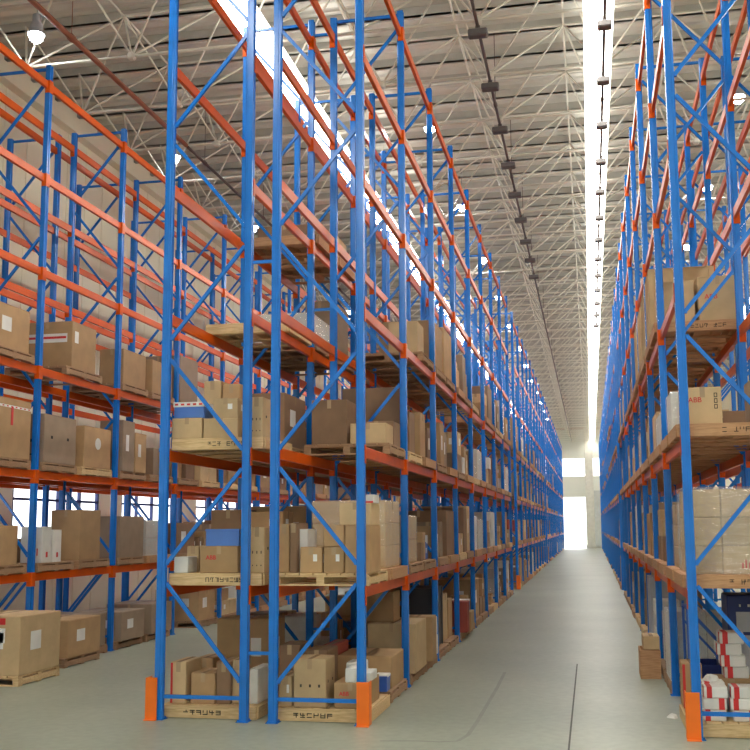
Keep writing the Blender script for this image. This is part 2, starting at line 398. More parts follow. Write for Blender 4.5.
for row in 'ABCDRS': rack(row, 0, 9 if row in 'CD' else 8)
for blk in (1, 2):
    for row in 'ABRS': rack(row, blk, 8)
rack('C', 1, 8)
for row in 'BR': rack(row, 3, 5)
def guard(x, y, s, label, h=.5):
    mb = MB()
    mb.bev(-.075, .075, -.085, -.075, 0, h, .003)
    mb.bev(s*.065-.005, s*.065+.005, -.075, .075, 0, h, .002)
    mb.box(-.075, .075, -.12, -.085, 0, .012)
    tag(mb.build('column_guard', 'guard', None, (x, y, 0)), label, 'column guard', 'orange rack column guards')
guard(.035, 0, 1, 'orange column guard at the front foot of the centre rack, main aisle side')
guard(-2.585, 0, -1, 'orange column guard at the front foot of the centre rack, left aisle side')
guard(3.70, -.2, -1, 'orange column guard at the front foot of the right rack')
guard(.04, 25, 1, 'small orange column guard far down the main aisle on the left')

# ------------------------------------------------------------------ pallets and cartons
PAL, BOX = [], []
PH = .15
def zsup(l): return 0 if l == 0 else LEV[l-1]+.0905
ME_P = {}
def pallet_parts(kind, wx, wy):
    key = (kind, round(wx, 2), round(wy, 2))
    if key in ME_P: return ME_P[key]
    wd = {'open': 'wood', 'fascia': 'wood', 'dark': 'wood_dark', 'red': 'wood_red'}[kind]
    d = MB(); n = 7; st = wx/n
    for i in range(n): d.bev(-wx/2+i*st+.004, -wx/2+(i+1)*st-.012, -wy/2, wy/2, PH-.024, PH, .003)
    s = MB().bev(-.05, .05, -wy/2+.002, wy/2-.002, .02, PH-.046, .004)
    c = MB().bev(-wx/2, wx/2, -.05, .05, PH-.045, PH-.025, .003)
    bt = MB().bev(-wx/2, wx/2, -.055, .055, 0, .02, .003)
    fa = MB().bev(-wx/2, wx/2, -.011, .011, .005, PH-.002, .003)
    sd = MB().bev(-.011, .011, -wy/2+.02, wy/2-.02, .005, PH-.002, .003)
    whole = MB()
    for i in range(n): whole.box(-wx/2+i*st+.004, -wx/2+(i+1)*st-.012, -wy/2, wy/2, PH-.024, PH)
    for x in (-wx/2+.05, 0, wx/2-.05): whole.box(x-.05, x+.05, -wy/2+.002, wy/2-.002, .02, PH-.025)
    for y in (-wy/2+.056, 0, wy/2-.056): whole.box(-wx/2, wx/2, y-.055, y+.055, 0, .02)
    if kind in ('fascia', 'red'):
        whole.box(-wx/2, wx/2, -wy/2-.02, -wy/2, .005, PH-.002)
        for x in (-wx/2-.011, wx/2+.011): whole.box(x-.011, x+.011, -wy/2+.02, wy/2-.02, .005, PH-.002)
    ME_P[key] = dict(deck=d.mesh('deck', wd), stringer=s.mesh('stringer', wd), cross=c.mesh('cross_board', wd), bottom=bt.mesh('bottom_board', wd), fascia=fa.mesh('fascia', wd), side=sd.mesh('side_board', wd), whole=whole.mesh('pallet', wd))
    return ME_P[key]
def pallet(x, y, z, kind, label, wx=1.2, wy=1.15, marks=0):
    PAL.append(dict(x=x, y=y, z=z, kind=kind, label=label, wx=wx, wy=wy, marks=marks))
    return z+PH
def carton(x, y, z, sx, sy, sz, style='kraft', label='', rz=0, tape='y', deco=None, noun='carton'):
    BOX.append(dict(x=x, y=y, z=z, sx=sx, sy=sy, sz=sz, style=style, label=label, rz=rz, tape=tape, deco=deco or [], noun=noun))
    return z+sz
def fbox(u0, v0, u1, y, depth, z, style, label, **k):
    """carton whose front face lies in the plane y: left and right edge and top height measured on the photograph"""
    a, b_ = at(u0, v0, y=y), at(u1, v0, y=y); h = max(.05, (a.z+b_.z)/2-z)
    carton((a.x+b_.x)/2, y+depth/2, z, b_.x-a.x, depth, h, style, label, **k); return z+h
def sbox(uc, ur, v, x, dx, z, style, label, **k):
    """carton whose aisle face lies in the plane x (facing +x): front corner and rear corner measured on the photograph"""
    a, b_ = at(uc, v, x=x), at(ur, v, x=x); h = max(.06, a.z-z)
    carton(x-dx/2, (a.y+b_.y)/2, z, dx, b_.y-a.y, h, style, label, **k); return z+h
TAKEN = set()
def slot_y(row, blk, bay, slot): return row_y(row, blk)+BAY*bay+(.70 if slot == 0 else 2.02)
def hp(row, bay, slot, lev, kind, label, marks=0, dx=0):
    TAKEN.add((row, 0, bay, slot, lev))
    return pallet(ROW[row][0]+dx, slot_y(row, 0, bay, slot), zsup(lev), kind, label, marks=marks)
# ---- hero loads: front bay, left half of the centre rack (row A)
z = hp('A', 0, 0, 0, 'fascia', 'pale timber pallet on the floor, left front bay of the centre rack', dx=.05, marks=2)
fbox(171, 662, 186, .2, .5, z, 'kraft_pale', 'pale carton with a red side strip, far left on the floor pallet', deco=['rededge'])
fbox(191, 673, 215, .22, .45, z, 'kraft', 'plain brown carton, low, second from left on the floor pallet')
fbox(216.5, 662, 231, .25, .5, z, 'kraft_dark', 'taller dark brown carton beside the low brown one on the floor pallet')
fbox(196, 658, 213, .72, .45, z, 'kraft', 'brown carton behind the low one on the left floor pallet')
fbox(232.5, 660, 241, .3, .4, z, 'kraft_pale', 'narrow pale carton at the right end of the left floor pallet')
fbox(249.5, 669, 258, .3, .5, z, 'white', 'white box seen between the two middle uprights, floor level', tape=None)
z = hp('A', 0, 0, 1, 'fascia', 'pale stencilled timber pallet, first shelf, left half of centre rack front', dx=.11, marks=1)
fbox(174, 557, 188, .16, .3, z, 'white', 'small white carton at the left end of the first shelf pallet', tape=None)
fbox(187, 546, 199, .50, .5, z, 'kraft_pale', 'pale beige carton behind the small white one, first shelf')
zt = fbox(200, 546, 238, .17, .75, z, 'kraft', 'brown carton with red printing under the blue tray, first shelf', deco=['logo'])
fbox(206, 529, 239, .18, .5, zt, 'pale_blue', 'blue plastic tray on the brown carton, first shelf', tape=None, noun='tray')
fbox(249.5, 527, 264.5, .2, .6, z, 'kraft_pale', 'tall pale carton with punched holes between the middle uprights, first shelf', deco=['holes'])
z = hp('A', 0, 0, 2, 'fascia', 'pale timber pallet, second shelf, left half of centre rack front', dx=.11, marks=1)
z1 = fbox(172, 418, 202, .16, .5, z, 'kraft_pale', 'pale carton under the blue box, second shelf left')
z2 = fbox(203.5, 418, 238, .16, .55, z, 'kraft_pale', 'pale carton right of the blue box stack, second shelf')
fbox(174, 403, 204, .2, .4, z1, 'pale_blue', 'blue box with a red and white lid, second shelf', deco=['redlid'], tape=None)
fbox(213, 398, 238, .22, .45, z2, 'kraft_pale', 'pale carton stacked right of the blue box, second shelf', deco=['label'])
fbox(204, 381, 221, .76, .45, z, 'kraft_pale', 'tall pale carton standing behind the blue box, second shelf', deco=['holes'])
fbox(222.5, 384, 240, .78, .45, z, 'kraft', 'tall brown carton behind the right stack, second shelf')
fbox(250, 397, 263, .2, .6, z, 'kraft_pale', 'tall pale carton between the two middle uprights, second shelf', deco=['holes'])
z = hp('A', 0, 1, 3, 'fascia', 'pale timber pallet seen from below on the third shelf, left side')
# ---- row B front
z = hp('B', 0, 0, 0, 'fascia', 'stencilled timber pallet on the floor, main aisle corner of the centre rack', marks=2)
fbox(279, 676, 292, .2, .45, z, 'kraft_pale', 'narrow pale carton at the left end of the corner floor pallet', deco=['label'])
zt = fbox(293.5, 659, 326, .16, .42, z, 'kraft_pale', 'big pale carton with string ties, middle of the corner floor pallet', deco=['holes'])
zt = fbox(334, 683, 366, .17, .75, z, 'kraft', 'brown carton with red printing at the corner by the orange guard', deco=['logo'])
fbox(345, 669, 356, .2, .3, zt, 'white', 'white box on the red printed carton, front one', tape=None)
fbox(357.5, 673, 370, .24, .4, zt, 'white', 'flat white box beside the other white box at the rack corner', tape=None)
fbox(346, 663, 362, .55, .35, zt, 'white', 'white box behind the other two at the rack corner', tape=None)
fbox(279, 645, 300, .72, .5, z, 'kraft_dark', 'dark brown carton behind the narrow pale one on the corner floor pallet')
fbox(305, 650, 328, .72, .5, z, 'kraft_dark', 'dark brown carton behind the big tied one on the corner floor pallet')
z = hp('B', 0, 0, 1, 'open', 'pale open timber pallet on the first shelf at the rack corner')
cz = z
fbox(279, 524, 289, .3, .5, z, 'kraft', 'tall brown carton, leftmost on the first shelf corner pallet')
fbox(289.8, 523, 297, .3, .5, z, 'kraft_dark', 'tall dark carton second from left on the first shelf corner pallet')
fbox(298, 529, 308, .42, .4, z, 'white', 'white packet standing among the cartons, first shelf corner', tape=None)
fbox(300, 547, 322, .17, .23, z, 'kraft', 'low brown carton with a paper label, first shelf corner', deco=['label'])
z1 = fbox(323.5, 547, 344, .16, .45, z, 'kraft', 'lower brown carton with small label under the square one, first shelf corner', deco=['label'])
fbox(323.5, 525, 344, .18, .42, z1, 'kraft', 'square brown carton on the labelled one, first shelf corner')
z2 = fbox(345, 525, 371, .16, .55, z, 'kraft', 'big brown carton at the aisle edge, first shelf corner')
z3 = fbox(339, 503, 371, .19, .5, z2, 'kraft_pale', 'pale carton topping the corner stack, first shelf')
fbox(363.5, 494.5, 374, .22, .3, z3, 'white', 'small white box with red edge on top of the corner stack', tape=None, deco=['redlow'])
TAKEN.add(('B', 0, 0, 0, 2)); TAKEN.add(('B', 0, 0, 0, 3)); TAKEN.add(('A', 0, 0, 0, 3))
z = hp('B', 0, 1, 2, 'dark', 'dark timber pallet on the second shelf inside the centre rack')
carton(-.80, 2.02, z, .5, 1.0, .62, 'kraft_dark', 'dark brown carton on the second shelf inside the front bay, left one')
carton(-.25, 1.75, z, .5, .5, .28, 'kraft_pale', 'pale carton with orange print on the second shelf, front of pallet')
carton(-.25, 2.28, z, .5, .5, .36, 'kraft_dark', 'dark brown carton on the second shelf, rear of pallet, main aisle side')
for q in (('B', 0, 0, 1, 3), ('B', 0, 1, 0, 3), ('A', 0, 0, 0, 4)): TAKEN.add(q)
z = hp('A', 1, 0, 3, 'dark', 'dark pallet under the whitish wrapped goods, third shelf, left half of centre rack')
carton(-1.97, 3.5, z, 1.02, 1.05, .46, 'white', 'whitish wrapped block of goods on the third shelf, left half of centre rack', deco=['wrap'], tape=None, noun='load')
z = hp('A', 1, 1, 3, 'dark', 'dark pallet behind the whitish wrapped goods, third shelf')
carton(-1.72, 4.82, z, .5, 1.0, .95, 'kraft_grey', 'tall grey brown carton behind the whitish wrapped goods, third shelf')
for q in (0, 1):
    z = hp('A', 1, q, 4, 'red', 'brown pallet on the fourth shelf, second bay %s half, left half of centre rack' % ('front', 'rear')[q])
    carton(-1.95, slot_y('A', 0, 1, q)+.05, z, .9, .95, (.22, .5)[q], ('kraft_dark', 'kraft_pale')[q], '%s carton alone on the fourth shelf, second bay, left half of centre rack' % ('low dark brown', 'pale')[q])
z = hp('B', 1, 1, 3, 'dark', 'dark pallet on the third shelf, second bay rear half, main aisle side')
carton(-.3, 4.7, z, .5, .6, .55, 'kraft_pale', 'pale carton on the third shelf, second bay, main aisle side')
for q in (0, 1):
    z = hp('B', 2, q, 3, 'dark', 'dark pallet under a big carton, third shelf, third bay %s half, main aisle side' % ('front', 'rear')[q])
    carton(-.5, slot_y('B', 0, 2, q), z, 1.0, 1.05, (.85, .98)[q], 'kraft', 'big brown carton on the third shelf, third bay %s half, main aisle side' % ('front', 'rear')[q])
# floor level of row B further down
z = hp('B', 0, 0, 1+0, 'open', '') if False else 0
z = hp('B', 0, 1, 0, 'dark', 'dark pallet on the floor, rear of the front bay, main aisle side')
carton(-.35, 2.1, z, .75, .85, .42, 'kraft', 'wide brown carton on the floor behind the corner pallet')
carton(-.07, 1.52, z, .16, .22, .2, 'blue_plastic', 'small blue bin with white rim by the corner pallet', tape=None, noun='bin', deco=['lid'])
carton(-.85, 2.0, z, .18, .9, .55, 'redbrown', 'dark red board carton standing on the floor inside the front bay')
z = hp('B', 1, 0, 0, 'dark', 'dark pallet on the floor, second bay, main aisle side')
carton(-.25, 3.5, z, .72, 1.0, .72, 'kraft_pale', 'big pale carton on the floor behind the second upright')
carton(-.5, 3.45, z+.72, .5, .5, .45, 'kraft', 'brown carton on top of the big pale floor carton')
carton(-.1, 4.55, zsup(0)+PH, .5, .4, .7, 'kraft', 'brown carton beside the big pale floor carton')
TAKEN.add(('B', 0, 1, 1, 0)); pallet(ROW['B'][0], slot_y('B', 0, 1, 1), 0, 'dark', 'dark pallet on the floor under the white boxes, second bay')
z = PH
carton(-.12, 5.2, z, .4, .35, .32, 'white', 'white box low by the third upright, main aisle floor', tape=None)
carton(-.12, 5.2, z+.32, .38, .33, .3, 'white', 'white box upper by the third upright, main aisle floor', tape=None)
z = hp('B', 2, 0, 0, 'dark', 'dark pallet under the grey crate, third bay floor')
carton(-.55, 6.35, z, 1.0, 1.0, 1.05, 'dark', 'large dark grey crate on the floor behind the third upright', tape=None, noun='crate')
z = hp('B', 3, 0, 0, 'dark', 'dark pallet on the floor by the fourth upright')
carton(-.05, 8.85, z, .45, .35, .62, 'redbrown', 'red brown box standing behind the fourth upright, floor level')
zz = carton(-.1, 9.4, z, .6, .55, .38, 'kraft', 'brown carton under the blue bin, fourth bay floor')
carton(-.05, 9.35, zz, .35, .35, .22, 'blue_plastic', 'blue bin with white lid, fourth bay floor', tape=None, noun='bin', deco=['lid'])
# ---- right rack front (row R)
z = hp('R', 0, 0, 0, 'fascia', 'brown timber pallet on the floor, front bay of the right rack')
for ix, x in enumerate((3.965, 4.265, 4.565)):
    for iy in (0, 1):
        for k in range(((3, 3, 4), (3, 2, 3))[iy][ix]):
            carton(x+.012*((ix*5+iy*3+k*7) % 3-1)+.015*iy, .18+.32*iy, z+.122*k, .25, .29, .12, 'white', 'white packet with red stripe, %s layer, %s column, %s row, right rack floor pallet' % (ORD[k], ('aisle side', 'middle', 'inner')[ix], ('front', 'back')[iy]), tape=None, deco=['redstripe2' if (ix+k+iy) % 3 == 1 else 'redstripe'], noun='packet')
zt = carton(4.24, .88, z, .5, .36, .36, 'kraft', 'brown carton under the leaning stack of red striped packets, right rack')
for k in range(4):
    carton(4.25+(.05, .02, -.02, .01)[k], .88, zt+.13*k, .27, .3, .13, 'white', 'red striped white packet, %s in the tall tower of four' % ('lowest', 'second', 'third', 'topmost')[k], tape=None, deco=['redstripe'], noun='packet')
carton(3.80, .92, z, .22, .4, .52, 'kraft', 'upright brown carton with red edge behind the right rack front upright', deco=['rededge'])
z = hp('R', 0, 0, 1, 'red', 'stencilled brown timber pallet, first shelf, front of the right rack', marks=1)
zz = z
for k in range(3):
    for i in range(3):
        for j in range(2):
            carton(3.76+.365*i+.18, .02+.48*j+.28, z+.315*k, .36, .47, .312, 'kraft_pale', 'pale carton under stretch film, %s layer, %s, %s row, right rack' % (('bottom', 'middle', 'top')[k], ('aisle side', 'middle', 'inner side')[i], ('front', 'back')[j]), deco=['redmark'] if (k == 0 and j == 0 and i == 1) else [], tape=None)
z = hp('R', 0, 0, 2, 'red', 'stencilled brown timber pallet, second shelf, front of the right rack', marks=1)
fbox(683, 387, 721, .1, .6, z, 'kraft_pale', 'pale carton with bold red lettering, second shelf, right rack front', deco=['abb'])
carton(4.63, .35, z, .24, .4, .5, 'kraft_grey', 'grey brown carton right of the red lettered one, second shelf')
carton(3.82, .9, z, .3, .55, .46, 'white', 'white wrapped carton behind the front upright, second shelf, right rack', deco=['wrap'], tape=None)
TAKEN.add(('R', 0, 0, 0, 3)); TAKEN.add(('R', 0, 0, 1, 3))
z = hp('R', 1, 0, 3, 'red', 'brown timber pallet on the third shelf of the right rack, second bay', marks=1)
carton(4.0, 3.3, z, .5, .9, .62, 'kraft_pale', 'pale carton on the third shelf of the right rack, aisle side')
carton(4.57, 3.28, z, .55, .9, .66, 'kraft_pale', 'pale carton with small red lettering on the third shelf, right rack', deco=['logo'])
z = hp('R', 1, 0, 2, 'red', 'brown timber pallet on the second shelf of the right rack, second bay')
carton(3.95, 3.3, z, .5, .9, .45, 'white', 'white film wrapped carton on the second shelf, second bay, right rack', deco=['wrap'], tape=None)
for b_, s in ((1, 1), (2, 0), (2, 1), (3, 0)):
    z = hp('R', b_, s, 3, 'red', 'brown pallet under a tall cream crate, third shelf, %s bay %s, right rack' % (ORD[b_], ('front', 'rear')[s]))
    carton(4.2, slot_y('R', 0, b_, s), z, 1.0, .95, 1.15, 'kraft_pale', 'tall cream crate on the third shelf, %s bay %s, right rack' % (ORD[b_], ('front', 'rear')[s]), noun='crate')
TAKEN.add(('R', 0, 0, 1, 0))
z = hp('R', 1, 0, 0, 'dark', 'dark pallet on the floor under the white wrapped goods, second bay, right rack')
carton(3.95, 3.2, z, .5, .8, .95, 'white', 'white film wrapped carton stack on the floor, second bay, right rack', deco=['wrap'], tape=None)
z = hp('R', 2, 0, 0, 'dark', 'dark pallet on the floor, third bay, right rack, front half')
for k in range(4): carton(3.9, 6.0, z+.22*k, .4, .5, .22, 'white', 'white carton, %s of four stacked by the aisle, third bay floor, right rack' % ('lowest', 'second', 'third', 'topmost')[k], tape=None)
z = hp('R', 2, 1, 0, 'dark', 'dark pallet on the floor, third bay, right rack, rear half')
carton(4.1, 7.4, z, .8, .9, 1.2, 'greypanel', 'tall plain grey crate on the floor, third bay, right rack', tape=None, noun='crate')
z = hp('R', 0, 1, 2, 'red', 'brown timber pallet on the second shelf behind the red lettered carton')
carton(4.35, 1.85, z, .9, .8, .3, 'kraft_dark', 'low dark carton behind the red lettered carton, second shelf, right rack')
# ---- left rack (row C), bays counted from the front of the picture; faces at x = -6.28
CX = -6.27
def cpal(bay, slot, lev, kind, label): return hp('C', bay, slot, lev, kind, label)
z = cpal(1, 0, 3, 'dark', 'dark pallet on the third shelf at the left picture edge')
z = cpal(1, 1, 3, 'dark', 'dark pallet on the third shelf left of the first whole upright')
carton(-6.85, slot_y('C', 0, 1, 1), z, 1.0, 1.05, .72, 'kraft', 'big brown carton with white label, third shelf, left picture edge', deco=['label'])
carton(-6.85, slot_y('C', 0, 1, 0), z, 1.0, 1.0, .8, 'kraft_dark', 'dark brown carton on the third shelf, beyond the left edge', deco=['label'])
TAKEN.add(('C', 0, 2, 0, 3)); TAKEN.add(('C', 0, 2, 1, 3))
c0, c1 = at(72, 350, x=-6.3), at(96, 350, x=-6.3); cy = (c0.y+c1.y)/2
z = pallet(ROW['C'][0], cy, zsup(3), 'dark', 'dark pallet on the third shelf under the taped big carton', wy=1.3)
carton(-6.8, cy, z, 1.0, c1.y-c0.y, .84, 'kraft', 'big brown carton with red and white tape label, third shelf, left rack', deco=['redlabel'])
for s in (0, 1):
    z = cpal(3, s, 3, 'dark', 'dark pallet on the third shelf, %s half of the bay behind the second upright' % ('front', 'rear')[s])
    carton(-6.58, slot_y('C', 0, 3, s)+.04, z, .52, 1.0, .7, 'kraft', 'brown carton on the third shelf, %s, aisle side, behind second upright' % ('front', 'rear')[s])
    if s: carton(-7.12, slot_y('C', 0, 3, s), z, .52, 1.0, .74, 'kraft_dark', 'dark brown carton on the third shelf, %s, wall side, behind second upright' % ('front', 'rear')[s])
z = cpal(1, 0, 2, 'dark', 'dark pallet on the second shelf beyond the left edge'); carton(-6.8, slot_y('C', 0, 1, 0), z, 1., 1.0, .9, 'kraft', 'big brown carton on the second shelf, beyond the left edge')
z = cpal(1, 1, 2, 'dark', 'dark pallet on the second shelf at the left picture edge')
carton(-6.8, slot_y('C', 0, 1, 1), z, 1.05, 1.08, .95, 'kraft', 'big brown carton banded with red and white tape, second shelf, left edge', deco=['redband'])
z = cpal(2, 0, 2, 'dark', 'dark pallet on the second shelf right of the first whole upright')
carton(-6.8, slot_y('C', 0, 2, 0), z, 1.05, 1.05, .82, 'kraft_grey', 'big grey brown carton on the second shelf, left rack', deco=['holes'])
z = cpal(2, 1, 2, 'open', 'pale pallet on the second shelf under the round labelled carton')
carton(-6.8, slot_y('C', 0, 2, 1), z, 1.05, 1.0, .75, 'kraft', 'brown carton with round white label, second shelf, left rack', deco=['round'])
z = cpal(3, 0, 2, 'dark', 'dark pallet on the second shelf behind the second upright')
carton(-6.5, slot_y('C', 0, 3, 0)-.28, z, .5, .5, 1.0, 'kraft_grey', 'tall grey brown carton on the second shelf, nearest behind second upright', deco=['label'])
carton(-6.5, slot_y('C', 0, 3, 0)+.26, z, .5, .5, .8, 'kraft', 'brown carton with label on the second shelf behind the tall grey one', deco=['label'])
carton(-7.05, slot_y('C', 0, 3, 0), z, .5, 1.0, .85, 'kraft_dark', 'dark carton on the second shelf, wall side, behind second upright')
z = cpal(1, 1, 1, 'dark', 'dark pallet on the first shelf at the left picture edge')
carton(-6.55, slot_y('C', 0, 1, 1)-.1, z, .55, .8, .62, 'kraft', 'brown carton on the first shelf at the left picture edge')
zz = carton(-7.1, slot_y('C', 0, 1, 1), z, .45, .7, .42, 'kraft_dark', 'dark carton behind the brown one, first shelf, left edge')
carton(-7.1, slot_y('C', 0, 1, 1)-.1, zz, .4, .6, .35, 'white', 'white box with red end on the dark carton, first shelf', deco=['redlow'], tape=None)
z = cpal(2, 0, 1, 'dark', 'dark pallet on the first shelf right of the first whole upright')
carton(-6.5, slot_y('C', 0, 2, 0)-.28, z, .4, .28, .6, 'white', 'white carton with red marks, first shelf, nearest the upright', deco=['redmark'], tape=None)
carton(-6.5, slot_y('C', 0, 2, 0)+.05, z, .4, .28, .55, 'white', 'second white carton with red marks, first shelf', deco=['redmark'], tape=None)
carton(-7.1, slot_y('C', 0, 2, 0), z, .5, .8, .4, 'kraft_dark', 'dark carton behind the two white ones, first shelf')
z = cpal(2, 1, 1, 'dark', 'dark pallet on the first shelf under the tall brown carton')
carton(-6.62, slot_y('C', 0, 2, 1)-.08, z, .58, .75, .9, 'kraft', 'tall plain brown carton on the first shelf, left rack, centre', deco=[])
z = cpal(3, 0, 1, 'dark', 'dark pallet on the first shelf behind the second upright')
carton(-6.75, slot_y('C', 0, 3, 0), z, .95, 1.05, .8, 'kraft_grey', 'wide grey brown carton on the first shelf behind the second upright')
TAKEN.add(('C', 0, 1, 1, 0)); TAKEN.add(('C', 0, 1, 0, 0)); TAKEN.add(('C', 0, 2, 0, 0))
a = at(21, 687, z=0)
pallet(-6.25, 2.56, 0, 'open', 'pale pallet on the floor at the left edge jutting into the aisle', wx=1.25, wy=1.15)
carton(-6.25, 2.56, PH, 1.24, 1.13, .86, 'kraft_pale', 'big pale carton with paper labels on the floor, left picture edge', deco=['label', 'redspot'])
pallet(-6.55, 4.45, 0, 'dark', 'dark pallet on the floor under the carton beside the big pale one', wx=1.2, wy=1.2)
carton(-6.5, 4.5, PH, 1.1, 1.1, .62, 'kraft', 'brown carton with paper labels on the floor beside the big pale one', deco=['label'])
z = cpal(2, 1, 0, 'dark', 'dark pallet on the floor before the second upright')
carton(-6.75, slot_y('C', 0, 2, 1)-.05, z, 1.0, 1.0, .6, 'kraft_grey', 'grey brown carton on the floor just before the second upright')
for s in (0, 1):
    z = cpal(3, s, 0, 'dark', 'dark pallet on the floor, %s half of the bay behind the second upright' % ('front', 'rear')[s])
    carton(-6.7, slot_y('C', 0, 3, s), z, 1.0, 1.0, (.55, .6)[s], 'kraft_grey', 'low grey brown carton on the floor, %s, behind the second upright' % ('front', 'rear')[s], deco=['label'])

# ---- all other pallet places
SHELF = ['floor level', 'first shelf', 'second shelf', 'third shelf', 'fourth shelf', 'fifth shelf']
def rname(row, blk):
    b_ = {'A': 'inner centre rack', 'B': 'centre aisle rack', 'C': 'left rack', 'R': 'right rack'}[row]
    return b_ if blk == 0 else ORD[blk]+' '+b_
ADJ = {'kraft': 'brown', 'kraft_pale': 'pale', 'kraft_dark': 'dark', 'kraft_grey': 'greyish', 'white': 'white', 'blue_plastic': 'blue', 'redbrown': 'red-brown'}
def fill(row, blk, bay, slot, lev):
    xc, _, face = ROW[row]; y = slot_y(row, blk, bay, slot)
    where = '%s, %s bay %s, %s' % (SHELF[lev], ORD[bay], ('front', 'rear')[slot], rname(row, blk))
    kind = 'red' if row == 'R' and lev else rnd.choice(['dark', 'dark', 'red', 'open'])
    z = pallet(xc, y, zsup(lev), kind, 'pallet, '+where)
    st = lambda: rnd.choices(['kraft', 'kraft_pale', 'kraft_dark', 'kraft_grey', 'white', 'blue_plastic', 'redbrown'], [34, 20 if row != 'R' else 34, 16, 14, 10, 4, 3])[0]
    hmax = 1.2 if lev == 3 else .75 if row == 'C' else 1.02
    def put(dx, dy, dz, sx, sy, sz, pos, s=None, deco=None):
        s = s or st()
        if s in ('blue_plastic', 'redbrown') and sx*sy*sz > .12: s = 'kraft_dark'
        carton(xc+dx+rnd.uniform(-.008, .008), y+dy+rnd.uniform(-.008, .008), z+dz, sx, sy, sz, s, '%s carton%s, %s' % (ADJ[s], ' '+pos if pos else '', where), deco=deco or (['label'] if rnd.random() < .35 else []), tape=rnd.choice('yx') if s not in ('blue_plastic', 'white') else None)
    t = rnd.random()
    lr = ('inner', 'outer') if face > 0 else ('outer', 'inner')
    if t < .2: put(0, 0, 0, 1.08, 1.02, rnd.uniform(.6, hmax), '')
    elif t < .45:
        for k in (0, 1): put(0, (-.26, .26)[k], 0, rnd.uniform(.8, 1.08), .5, rnd.uniform(.4, hmax), ('near', 'far')[k])
    elif t < .7:
        h = rnd.uniform(.35, .5); s = st()
        for i in (0, 1):
            for j in (0, 1):
                pos = '%s %s' % (('near', 'far')[j], lr[i])
                put((-.27, .27)[i], (-.26, .26)[j], 0, .52, .5, h, 'lower '+pos, s)
                if rnd.random() < .6: put((-.27, .27)[i], (-.26, .26)[j], h, .5, .48, rnd.uniform(.25, min(.5, hmax-h)), 'upper '+pos)
    elif t < .88:
        for i in (0, 1):
            for j in (0, 1, 2):
                if rnd.random() < .8:
                    h0 = rnd.uniform(.2, .7)
                    put((-.27, .27)[i], (-.35, 0, .35)[j], 0, rnd.uniform(.36, .5), rnd.uniform(.24, .33), h0, '%s %s' % (('near', 'middle', 'far')[j], lr[i]))
    else:
        w = rnd.choice(['white', 'kraft_pale'])
        put(0, 0, 0, 1.02, 1.0, rnd.uniform(.7, hmax), 'wrapped', w, ['wrap'])
for row in 'ABCR':
    for blk in range(4):
        if blk and row in 'A' and blk > 1: continue
        if blk and row == 'C' and blk > 1: continue
        nb = 5 if blk == 3 else 8
        for bay in range(1 if row == 'C' and blk == 0 else 0, 9 if row == 'C' and blk == 0 else nb):
            for slot in (0, 1):
                for lev in (0, 1, 2, 3, 4):
                    if (row, blk, bay, slot, lev) in TAKEN: continue
                    p = (.97, .97, .95, .8 if row in 'BR' else .5, 0 if row == 'C' or bay < 4 else .05)[lev]
                    if row == 'R' and lev == 4 and blk > 0: p = .25
                    if row in 'BR' and blk >= 1 and lev in (0, 1): p = .99
                    if rnd.random() < p: fill(row, blk, bay, slot, lev)

